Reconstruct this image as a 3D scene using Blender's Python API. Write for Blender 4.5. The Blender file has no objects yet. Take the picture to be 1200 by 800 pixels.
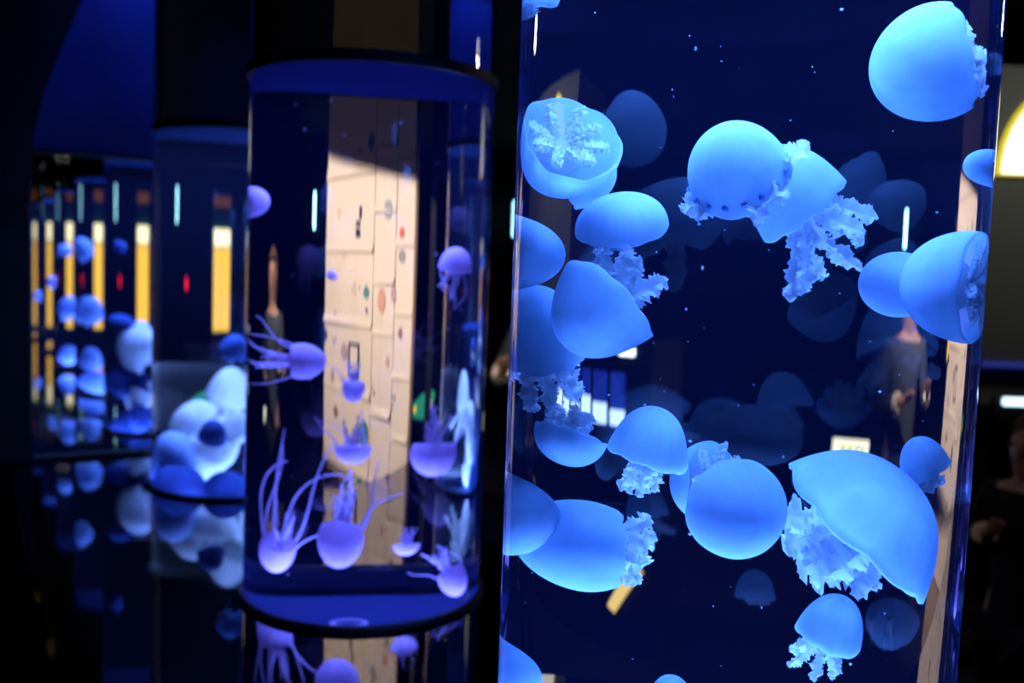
import bpy, bmesh, math, random
from math import sin, cos, pi, sqrt, radians, exp
from mathutils import Vector, Matrix

scene = bpy.context.scene
COL = scene.collection

# ------------------------------------------------------------------ camera
EYE = Vector((0.0, 0.0, 1.55))
PITCH, ROLL = 0.0761, 0.0357
fw = Vector((0, cos(PITCH), -sin(PITCH)))
rt0, up0 = Vector((1, 0, 0)), Vector((0, sin(PITCH), cos(PITCH)))
rt = rt0 * cos(ROLL) + up0 * sin(ROLL)
up = up0 * cos(ROLL) - rt0 * sin(ROLL)
cam_data = bpy.data.cameras.new('camera')
cam = bpy.data.objects.new('camera', cam_data)
COL.objects.link(cam)
cam.matrix_world = Matrix((
    (rt.x, up.x, -fw.x, EYE.x), (rt.y, up.y, -fw.y, EYE.y), (rt.z, up.z, -fw.z, EYE.z), (0, 0, 0, 1)))
cam_data.sensor_width = 36.0
cam_data.lens = 1105 / 1200 * 36.0
cam_data.clip_start = 0.01
cam_data.dof.use_dof = True
cam_data.dof.focus_distance = 1.0
cam_data.dof.aperture_fstop = 3.2
scene.camera = cam

# ------------------------------------------------------------------ world, exposure
world = bpy.data.worlds.new('World')
scene.world = world
world.use_nodes = True
world.node_tree.nodes['Background'].inputs[0].default_value = (0.02, 0.03, 0.06, 1)
world.node_tree.nodes['Background'].inputs[1].default_value = 0.03
scene.view_settings.view_transform = 'Standard'
scene.view_settings.look = 'None'
scene.view_settings.exposure = 0.0
scene.view_settings.gamma = 1.0
scene.cycles.max_bounces = 28
scene.cycles.transmission_bounces = 26
scene.cycles.transparent_max_bounces = 16
scene.cycles.glossy_bounces = 10
scene.cycles.diffuse_bounces = 3
scene.cycles.caustics_refractive = False
scene.cycles.caustics_reflective = False
scene.cycles.sample_clamp_indirect = 6.0

# ------------------------------------------------------------------ helpers
def new_obj(name, me, parent=None, mat=None):
    o = bpy.data.objects.new(name, me)
    COL.objects.link(o)
    if parent is not None:
        o.parent = parent
    if mat is not None and me is not None:
        me.materials.append(mat)
    return o

def tag(o, label, cat, group=None, kind=None):
    o['label'] = label
    o['category'] = cat
    if group: o['group'] = group
    if kind: o['kind'] = kind
    return o

def thing(name, label, cat, loc=(0, 0, 0), rz=0.0, group=None):
    o = bpy.data.objects.new(name, None)
    o.empty_display_size = 0.05
    COL.objects.link(o)
    o.location = loc
    o.rotation_euler = (0, 0, rz)
    return tag(o, label, cat, group)

def mesh_from(name, verts, faces, smooth=False, sharp=None):
    me = bpy.data.meshes.new(name)
    me.from_pydata([tuple(v) for v in verts], [], faces)
    me.validate()
    if smooth:
        me.polygons.foreach_set('use_smooth', [True] * len(me.polygons))
        if sharp: me.set_sharp_from_angle(angle=radians(sharp))
    me.update()
    return me

def fix_normals(me):
    bm = bmesh.new(); bm.from_mesh(me)
    bmesh.ops.recalc_face_normals(bm, faces=bm.faces)
    bm.to_mesh(me); bm.free()
    return me

class MB:
    """collects simple solids, then links them as one mesh"""
    def __init__(s): s.v, s.f = [], []
    def add(s, v, f):
        n = len(s.v); s.v += [Vector(p) for p in v]; s.f += [[i + n for i in q] for q in f]; return s
    def box(s, x0, x1, y0, y1, z0, z1):
        v = [(x, y, z) for x in (x0, x1) for y in (y0, y1) for z in (z0, z1)]
        return s.add(v, [(0, 1, 3, 2), (4, 6, 7, 5), (0, 4, 5, 1), (2, 3, 7, 6), (0, 2, 6, 4), (1, 5, 7, 3)])
    def hexa(s, a, b):
        """solid between quad a and quad b"""
        return s.add(list(a) + list(b), [(0, 1, 2, 3), (7, 6, 5, 4), (0, 4, 5, 1), (1, 5, 6, 2), (2, 6, 7, 3), (3, 7, 4, 0)])
    def prism(s, pts, depth):
        n = len(pts); d = Vector(depth); P = [Vector(p) for p in pts]
        return s.add(P + [p + d for p in P], [list(range(n))[::-1], list(range(n, 2 * n))] + [(i, (i + 1) % n, n + (i + 1) % n, n + i) for i in range(n)])
    def lathe(s, prof, c=(0, 0, 0), seg=32, close=True):
        c = Vector(c); n = len(prof); v = []
        for k in range(seg):
            a = 2 * pi * k / seg
            v += [c + Vector((r * cos(a), r * sin(a), z)) for r, z in prof]
        f = []
        m = n if close else n - 1
        for k in range(seg):
            k2 = (k + 1) % seg
            for i in range(m):
                j = (i + 1) % n
                f.append((k * n + i, k2 * n + i, k2 * n + j, k * n + j))
        return s.add(v, f)
    def cyl(s, p0, p1, r0, r1=None, seg=12):
        r1 = r0 if r1 is None else r1
        p0, p1 = Vector(p0), Vector(p1); d = (p1 - p0).normalized()
        a = d.orthogonal().normalized(); b = d.cross(a)
        v = []
        for p, r in ((p0, r0), (p1, r1)):
            v += [p + a * r * cos(2 * pi * k / seg) + b * r * sin(2 * pi * k / seg) for k in range(seg)]
        f = [(k, (k + 1) % seg, seg + (k + 1) % seg, seg + k) for k in range(seg)]
        return s.add(v, f + [list(range(seg))[::-1], list(range(seg, 2 * seg))])
    def tube(s, pts, rad, seg=6):
        P = [Vector(p) for p in pts]; n = len(P); v = []; f = []
        a = None
        for i, p in enumerate(P):
            d = (P[min(i + 1, n - 1)] - P[max(i - 1, 0)]).normalized()
            a = d.orthogonal().normalized() if a is None else (a - d * a.dot(d)).normalized()
            b = d.cross(a); r = rad[i] if isinstance(rad, (list, tuple)) else rad
            v += [p + (a * cos(2 * pi * k / seg) + b * sin(2 * pi * k / seg)) * r for k in range(seg)]
        for i in range(n - 1):
            f += [(i * seg + k, i * seg + (k + 1) % seg, (i + 1) * seg + (k + 1) % seg, (i + 1) * seg + k) for k in range(seg)]
        f += [list(range(seg))[::-1], [(n - 1) * seg + k for k in range(seg)]]
        return s.add(v, f)
    def ball(s, c, r, seg=12, rings=8, sc=(1, 1, 1)):
        c = Vector(c); v = [c + Vector((0, 0, r * sc[2]))]; f = []
        for i in range(1, rings):
            t = pi * i / rings
            v += [c + Vector((r * sin(t) * cos(2 * pi * k / seg) * sc[0], r * sin(t) * sin(2 * pi * k / seg) * sc[1], r * cos(t) * sc[2])) for k in range(seg)]
        v.append(c - Vector((0, 0, r * sc[2])))
        f += [(0, 1 + k, 1 + (k + 1) % seg) for k in range(seg)]
        for i in range(rings - 2):
            f += [(1 + i * seg + k, 1 + (i + 1) * seg + k, 1 + (i + 1) * seg + (k + 1) % seg, 1 + i * seg + (k + 1) % seg) for k in range(seg)]
        L = len(v) - 1; b = 1 + (rings - 2) * seg
        f += [(L, b + (k + 1) % seg, b + k) for k in range(seg)]
        return s.add(v, f)
    def build(s, name, mat, parent=None, smooth=False, sharp=40, fix=True):
        me = mesh_from(name, s.v, s.f, smooth, sharp)
        if fix: fix_normals(me)
        return new_obj(name, me, parent, mat)

# ------------------------------------------------------------------ materials
MATS = {}
def material(name):
    m = bpy.data.materials.new(name); m.use_nodes = True
    nt = m.node_tree; nt.nodes.clear()
    out = nt.nodes.new('ShaderNodeOutputMaterial')
    MATS[name] = m
    return m, nt, out

def principled(name, col, rough=0.5, spec=0.5, metal=0.0, noise=0.0, scale=8.0, bump=0.0, ior=1.5):
    m, nt, out = material(name)
    b = nt.nodes.new('ShaderNodeBsdfPrincipled')
    b.inputs['Base Color'].default_value = (*col, 1)
    b.inputs['Roughness'].default_value = rough
    b.inputs['Metallic'].default_value = metal
    b.inputs['IOR'].default_value = ior
    b.inputs['Specular IOR Level'].default_value = spec
    nt.links.new(b.outputs[0], out.inputs[0])
    if noise or bump:
        tc = nt.nodes.new('ShaderNodeTexCoord')
        n = nt.nodes.new('ShaderNodeTexNoise'); n.inputs['Scale'].default_value = scale; n.inputs['Detail'].default_value = 5
        nt.links.new(tc.outputs['Object'], n.inputs['Vector'])
        if noise:
            r = nt.nodes.new('ShaderNodeMix'); r.data_type = 'RGBA'
            r.inputs['A'].default_value = tuple(c * (1 - noise) for c in col) + (1,)
            r.inputs['B'].default_value = tuple(min(1, c * (1 + noise)) for c in col) + (1,)
            nt.links.new(n.outputs['Fac'], r.inputs['Factor']); nt.links.new(r.outputs['Result'], b.inputs['Base Color'])
        if bump:
            bp = nt.nodes.new('ShaderNodeBump'); bp.inputs['Strength'].default_value = bump; bp.inputs['Distance'].default_value = 0.01
            nt.links.new(n.outputs['Fac'], bp.inputs['Height']); nt.links.new(bp.outputs[0], b.inputs['Normal'])
    return m

def emitter(name, col, strength):
    m, nt, out = material(name)
    e = nt.nodes.new('ShaderNodeEmission')
    e.inputs[0].default_value = (*col, 1); e.inputs[1].default_value = strength
    nt.links.new(e.outputs[0], out.inputs[0])
    return m

def jelly_mat(name, col, trans=0.45, clear=0.15, edge=0.35, mottling=0.12, scale=30.0, vein=False):
    """milky gelatinous skin: diffuse + translucent, clearer face-on than at its edges"""
    m, nt, out = material(name)
    N, L = nt.nodes.new, nt.links.new
    tc = N('ShaderNodeTexCoord')
    nz = N('ShaderNodeTexNoise'); nz.inputs['Scale'].default_value = scale; nz.inputs['Detail'].default_value = 3
    L(tc.outputs['Object'], nz.inputs['Vector'])
    mx = N('ShaderNodeMix'); mx.data_type = 'RGBA'
    mx.inputs['A'].default_value = tuple(c * (1 - mottling) for c in col) + (1,)
    mx.inputs['B'].default_value = tuple(min(1, c * (1 + mottling)) for c in col) + (1,)
    L(nz.outputs['Fac'], mx.inputs['Factor'])
    d = N('ShaderNodeBsdfDiffuse'); t = N('ShaderNodeBsdfTranslucent')
    tint = mx.outputs['Result']
    if vein:                                             # faint canals and margin marks, stored on the bell itself
        at = N('ShaderNodeAttribute'); at.attribute_name = 'pattern'
        vm = N('ShaderNodeMix'); vm.data_type = 'RGBA'; vm.blend_type = 'MULTIPLY'; vm.inputs['Factor'].default_value = 1
        L(tint, vm.inputs['A']); L(at.outputs['Fac'], vm.inputs['B']); tint = vm.outputs['Result']
    L(tint, d.inputs[0]); L(tint, t.inputs[0])
    m1 = N('ShaderNodeMixShader'); m1.inputs[0].default_value = trans
    L(d.outputs[0], m1.inputs[1]); L(t.outputs[0], m1.inputs[2])
    tr = N('ShaderNodeBsdfTransparent'); tr.inputs[0].default_value = (0.97, 0.98, 1, 1)
    lw = N('ShaderNodeLayerWeight'); lw.inputs[0].default_value = edge
    mr = N('ShaderNodeMapRange'); mr.inputs['To Min'].default_value = 1 - clear; mr.inputs['To Max'].default_value = 1.0
    L(lw.outputs['Facing'], mr.inputs['Value'])
    m2 = N('ShaderNodeMixShader')
    L(mr.outputs[0], m2.inputs[0]); L(tr.outputs[0], m2.inputs[1]); L(m1.outputs[0], m2.inputs[2])
    L(m2.outputs[0], out.inputs[0])
    return m

def glass(name, ior, haze=0.0, hazecol=(0.8, 0.88, 1), col=(1, 1, 1)):
    """clear dielectric; haze = diffuse share put on the wall for light scattered in the water"""
    m, nt, out = material(name)
    N, L = nt.nodes.new, nt.links.new
    g = N('ShaderNodeBsdfGlass'); g.inputs['IOR'].default_value = ior; g.inputs['Roughness'].default_value = 0.0
    g.inputs['Color'].default_value = (*col, 1)
    if haze <= 0:
        L(g.outputs[0], out.inputs[0]); return m
    d = N('ShaderNodeBsdfDiffuse'); t = N('ShaderNodeBsdfTranslucent')
    d.inputs[0].default_value = t.inputs[0].default_value = (*hazecol, 1)
    a = N('ShaderNodeMixShader'); a.inputs[0].default_value = 0.5
    L(d.outputs[0], a.inputs[1]); L(t.outputs[0], a.inputs[2])
    b = N('ShaderNodeMixShader'); b.inputs[0].default_value = haze
    L(g.outputs[0], b.inputs[1]); L(a.outputs[0], b.inputs[2])
    L(b.outputs[0], out.inputs[0])
    return m

M_black = principled('black_paint', (0.004, 0.004, 0.005), 0.6, 0.2, noise=0.3)
M_gloss = principled('black_gloss', (0.003, 0.003, 0.005), 0.04, 0.5, ior=1.9)
M_rubber = principled('black_rubber', (0.004, 0.004, 0.006), 0.55, 0.2)
M_wall = principled('dark_wall_paint', (0.012, 0.012, 0.014), 0.8, 0.1, noise=0.3, scale=3)
M_floor = principled('dark_carpet', (0.010, 0.010, 0.013), 0.9, 0.1, noise=0.4, scale=40, bump=0.3)
M_blue = principled('blue_board', (0.035, 0.055, 0.20), 0.6, 0.2, noise=0.6, scale=4)
M_capwhite = principled('grey_plastic', (0.016, 0.026, 0.085), 0.6, 0.0)
M_floorplate = principled('blue_grey_plastic', (0.045, 0.075, 0.18), 0.6, 0.0)
M_ring = principled('white_plastic', (0.7, 0.72, 0.8), 0.5, 0.0)
M_tube = glass('clear_acrylic', 1.49)
M_water = glass('tank_water', 1.333 / 1.49, haze=0.0048, hazecol=(0.25, 0.34, 1))  # surface haze stands in for blue light scattered inside the water
M_water_still = glass('still_water', 1.333 / 1.49, haze=0.004)
M_grey = principled('grey_panel_paint', (0.10, 0.105, 0.10), 0.7, 0.2, noise=0.15, scale=2)

JB = {
    0: (jelly_mat('blue_bell', (0.60, 0.76, 0.88), 0.5, 0.26, edge=.30, mottling=.16, scale=42, vein=True), jelly_mat('blue_frill', (1.0, 1.0, 1.0), 0.42, 0.05, scale=160, mottling=0.05, vein=True)),
    1: (jelly_mat('violet_bell', (0.98, 0.78, 0.92), 0.45, 0.34, vein=True), jelly_mat('violet_arm', (1.0, 0.84, 1.0), 0.4, 0.1, scale=80, vein=True)),
    2: (jelly_mat('white_bell', (0.92, 0.95, 1.0), 0.4, 0.12, vein=True), jelly_mat('white_frill', (0.95, 0.97, 1.0), 0.35, 0.05, scale=60, vein=True)),
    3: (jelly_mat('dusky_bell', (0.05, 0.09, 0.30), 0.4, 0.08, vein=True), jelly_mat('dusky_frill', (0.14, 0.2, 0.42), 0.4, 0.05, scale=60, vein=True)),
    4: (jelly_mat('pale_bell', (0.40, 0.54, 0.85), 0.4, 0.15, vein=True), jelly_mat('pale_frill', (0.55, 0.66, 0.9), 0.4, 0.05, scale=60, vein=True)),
}
M_spot = jelly_mat('margin_spot', (0.30, 0.50, 0.80), 0.3, 0.0)
M_speck = jelly_mat('food_speck', (0.95, 0.97, 1.0), 0.3, 0.0)

# ------------------------------------------------------------------ room
COUNTER, CAPZ, TOP = 0.853, 1.918, 3.0
FLOORZ = 0.797
R_OUT, R_IN = 0.25, 0.244
T1, STEP = Vector((0.2476, 1.0557)), Vector((-0.5515, 0.937))
TANKS = [T1 + STEP * k for k in range(9)]
ROWDIR = STEP.normalized()
LAT = Vector((ROWDIR.y, -ROWDIR.x))         # to the visitor's right of the row
ROWANG = math.atan2(ROWDIR.y, ROWDIR.x)

def structure(mb, name, mat):
    o = mb.build(name, mat); o['kind'] = 'structure'; return o
X0, X1, Y0, Y1 = -8.0, 6.0, -3.0, 11.6
structure(MB().box(X0, X1, Y0, Y1, -0.1, 0.0), 'floor', M_floor)
structure(MB().box(X0, X1, Y0, Y1, TOP, TOP + 0.1), 'ceiling', M_wall)
structure(MB().box(X0, X1, Y1, Y1 + 0.1, 0, TOP), 'wall_back', M_wall)
structure(MB().box(X0, X1, Y0 - 0.1, Y0, 0, TOP), 'wall_front', M_wall)
structure(MB().box(X0 - 0.1, X0, Y0, Y1, 0, TOP), 'wall_left', M_wall)
structure(MB().box(X1, X1 + 0.1, Y0, Y1, 0, TOP), 'wall_right', M_wall)

def rowpt(a, b, z):
    """a metres along the row from the first tank, b metres to the side"""
    p = T1 + ROWDIR * a + LAT * b
    return Vector((p.x, p.y, z))

# counter with round holes for the tubes
def counter():
    t = thing('display_counter', 'long glossy black counter that the round tanks are let into', 'counter', rowpt(4, 0, 0))
    inv = t.location.copy()
    L = 1.0873
    a0, a1, hw0, hw1 = -1.1, 9.6, -0.62, 0.42
    bm = bmesh.new()
    outer = [bm.verts.new(rowpt(a, b, COUNTER) - inv) for a, b in ((a0, hw0), (a1, hw0), (a1, hw1), (a0, hw1))]
    edges = [bm.edges.new((outer[i], outer[(i + 1) % 4])) for i in range(4)]
    for k in range(9):
        c = TANKS[k]; n = 96
        ring = [bm.verts.new(Vector((c.x + 0.2515 * cos(2 * pi * i / n), c.y + 0.2515 * sin(2 * pi * i / n), COUNTER)) - inv) for i in range(n)]
        edges += [bm.edges.new((ring[i], ring[(i + 1) % n])) for i in range(n)]
    bmesh.ops.triangle_fill(bm, use_beauty=True, use_dissolve=False, edges=edges)
    # drop triangles that fill the holes
    bad = [f for f in bm.faces if any((Vector(f.calc_center_median()[:2]) + Vector(inv[:2]) - c).length < 0.2510 for c in TANKS)]
    bmesh.ops.delete(bm, geom=bad, context='FACES_ONLY')
    r = bmesh.ops.extrude_face_region(bm, geom=bm.faces[:])
    bmesh.ops.translate(bm, vec=(0, 0, -0.04), verts=[v for v in r['geom'] if isinstance(v, bmesh.types.BMVert)])
    bmesh.ops.recalc_face_normals(bm, faces=bm.faces)
    me = bpy.data.meshes.new('worktop'); bm.to_mesh(me); bm.free()
    new_obj('worktop', me, t, M_gloss)
    for b0, b1, nm in ((hw0 + 0.04, hw0 + 0.06, 'front_panel'), (hw1 - 0.06, hw1 - 0.04, 'rear_panel')):
        a = [rowpt(a0 + .03, b0, z) - inv for z in (0, COUNTER - .04)] + [rowpt(a0 + .03, b1, z) - inv for z in (COUNTER - .04, 0)]
        b = [rowpt(a1 - .03, b0, z) - inv for z in (0, COUNTER - .04)] + [rowpt(a1 - .03, b1, z) - inv for z in (COUNTER - .04, 0)]
        MB().hexa(a, b).build(nm, M_black, t)
counter()

# ------------------------------------------------------------------ the tanks
ORD = ['nearest and largest clear tube of blue jellyfish, at the right', 'second tube from the camera, violet jellyfish before a lit papered board',
       'third tube, with a heap of bright white jellyfish at its bottom', 'fourth tube, left of the heap of white jellyfish and behind the black rails',
       'fifth tube of the row, narrow at the left between rails', 'sixth tube of the receding row at the far left',
       'seventh tube of the receding row at the far left', 'eighth tube of the row, a thin stripe at the far left',
       'ninth and farthest tube of the row, beside the black arch']
LAMPS = {0: ((0.070, 0.215, 1.0), 28.0, 21.0), 1: ((0.10, 0.145, 1.0), 11.0, 10.0), 2: ((0.17, 0.33, 1.0), 24.0, 26.0)}
NSEG = 192
def cyl_mesh(name, r, z0, z1, caps, seg=NSEG):
    v = [(r * cos(2 * pi * k / seg), r * sin(2 * pi * k / seg), z) for z in (z0, z1) for k in range(seg)]
    f = [(k, (k + 1) % seg, seg + (k + 1) % seg, seg + k) for k in range(seg)]
    if caps: f += [list(range(seg))[::-1], list(range(seg, 2 * seg))]
    return mesh_from(name, v, f, True, 40)
Z = COUNTER
TANK_MESH = dict(
    acrylic_tube=(cyl_mesh('acrylic_tube', R_OUT, FLOORZ - 0.06 - Z, TOP - 0.002 - Z, False), M_tube),
    water=(cyl_mesh('water', R_IN, FLOORZ - 0.01 - Z, CAPZ + 0.008 - Z, True), M_water),
    upper_water=(cyl_mesh('upper_water', R_IN, CAPZ + 0.02 - Z, TOP - 0.02 - Z, True), M_water_still),
)
def ringmesh(name, prof, mat, seg=96):
    mb = MB().lathe(prof, seg=seg)
    me = fix_normals(mesh_from(name, mb.v, mb.f, True, 40))
    return me, mat
TANK_MESH['cap'] = ringmesh('cap', [(0.0001, CAPZ - Z), (0.2435, CAPZ - Z), (0.2435, CAPZ + 0.004 - Z), (0.0001, CAPZ + 0.004 - Z)], M_capwhite)
TANK_MESH['floor_plate'] = ringmesh('floor_plate', [(0.0001, FLOORZ - 0.006 - Z), (0.2435, FLOORZ - 0.006 - Z), (0.2435, FLOORZ - Z), (0.0001, FLOORZ - Z)], M_floorplate)
TANK_MESH['rim_band'] = ringmesh('rim_band', [(0.2504, CAPZ - 0.002 - Z), (0.257, CAPZ - Z), (0.257, CAPZ + 0.02 - Z), (0.2504, CAPZ + 0.022 - Z)], M_rubber)
TANK_MESH['base_gasket'] = ringmesh('base_gasket', [(0.2504, 0.0), (0.262, 0.0), (0.262, 0.006), (0.257, 0.012), (0.2504, 0.013)], M_rubber)
TANK_MESH['drain_ring'] = ringmesh('drain_ring', [(0.022, FLOORZ - Z), (0.022, FLOORZ + 0.004 - Z), (0.026, FLOORZ + 0.006 - Z), (0.03, FLOORZ + 0.004 - Z), (0.03, FLOORZ - Z)], M_ring, 32)
TANK_MESH['hood_seam'] = ringmesh('hood_seam', [(0.2502, 2.44 - Z), (0.2525, 2.44 - Z), (0.2525, 2.446 - Z), (0.2502, 2.446 - Z)], M_rubber)
for k, c in enumerate(TANKS):
    t = thing('jellyfish_tank', ORD[k], 'aquarium', (c.x, c.y, COUNTER), 0, 'round jellyfish tanks in a row on the counter')
    for nm, (me, mt) in TANK_MESH.items():
        if not me.materials: me.materials.append(mt)
        o = bpy.data.objects.new(nm, me); COL.objects.link(o); o.parent = t
        if nm == 'drain_ring': o.location = (-0.02, 0.0, 0)
    col, wt, wb = LAMPS.get(k, ((0.13, 0.27, 1.0), 20.0, 17.0))
    for nm, z, flip, w in (('cap_lamp', CAPZ - 0.006, 0, wt), ('floor_lamp_disc', FLOORZ + 0.009, pi, wb)):
        ld = bpy.data.lights.new(nm, 'AREA'); ld.shape = 'DISK'; ld.size = 0.44; ld.energy = w; ld.color = col
        ld.spread = radians(125)
        lo = bpy.data.objects.new(nm, ld); COL.objects.link(lo); lo.parent = t
        lo.location = (0, 0, z - COUNTER); lo.rotation_euler = (flip, 0, 0)

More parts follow.
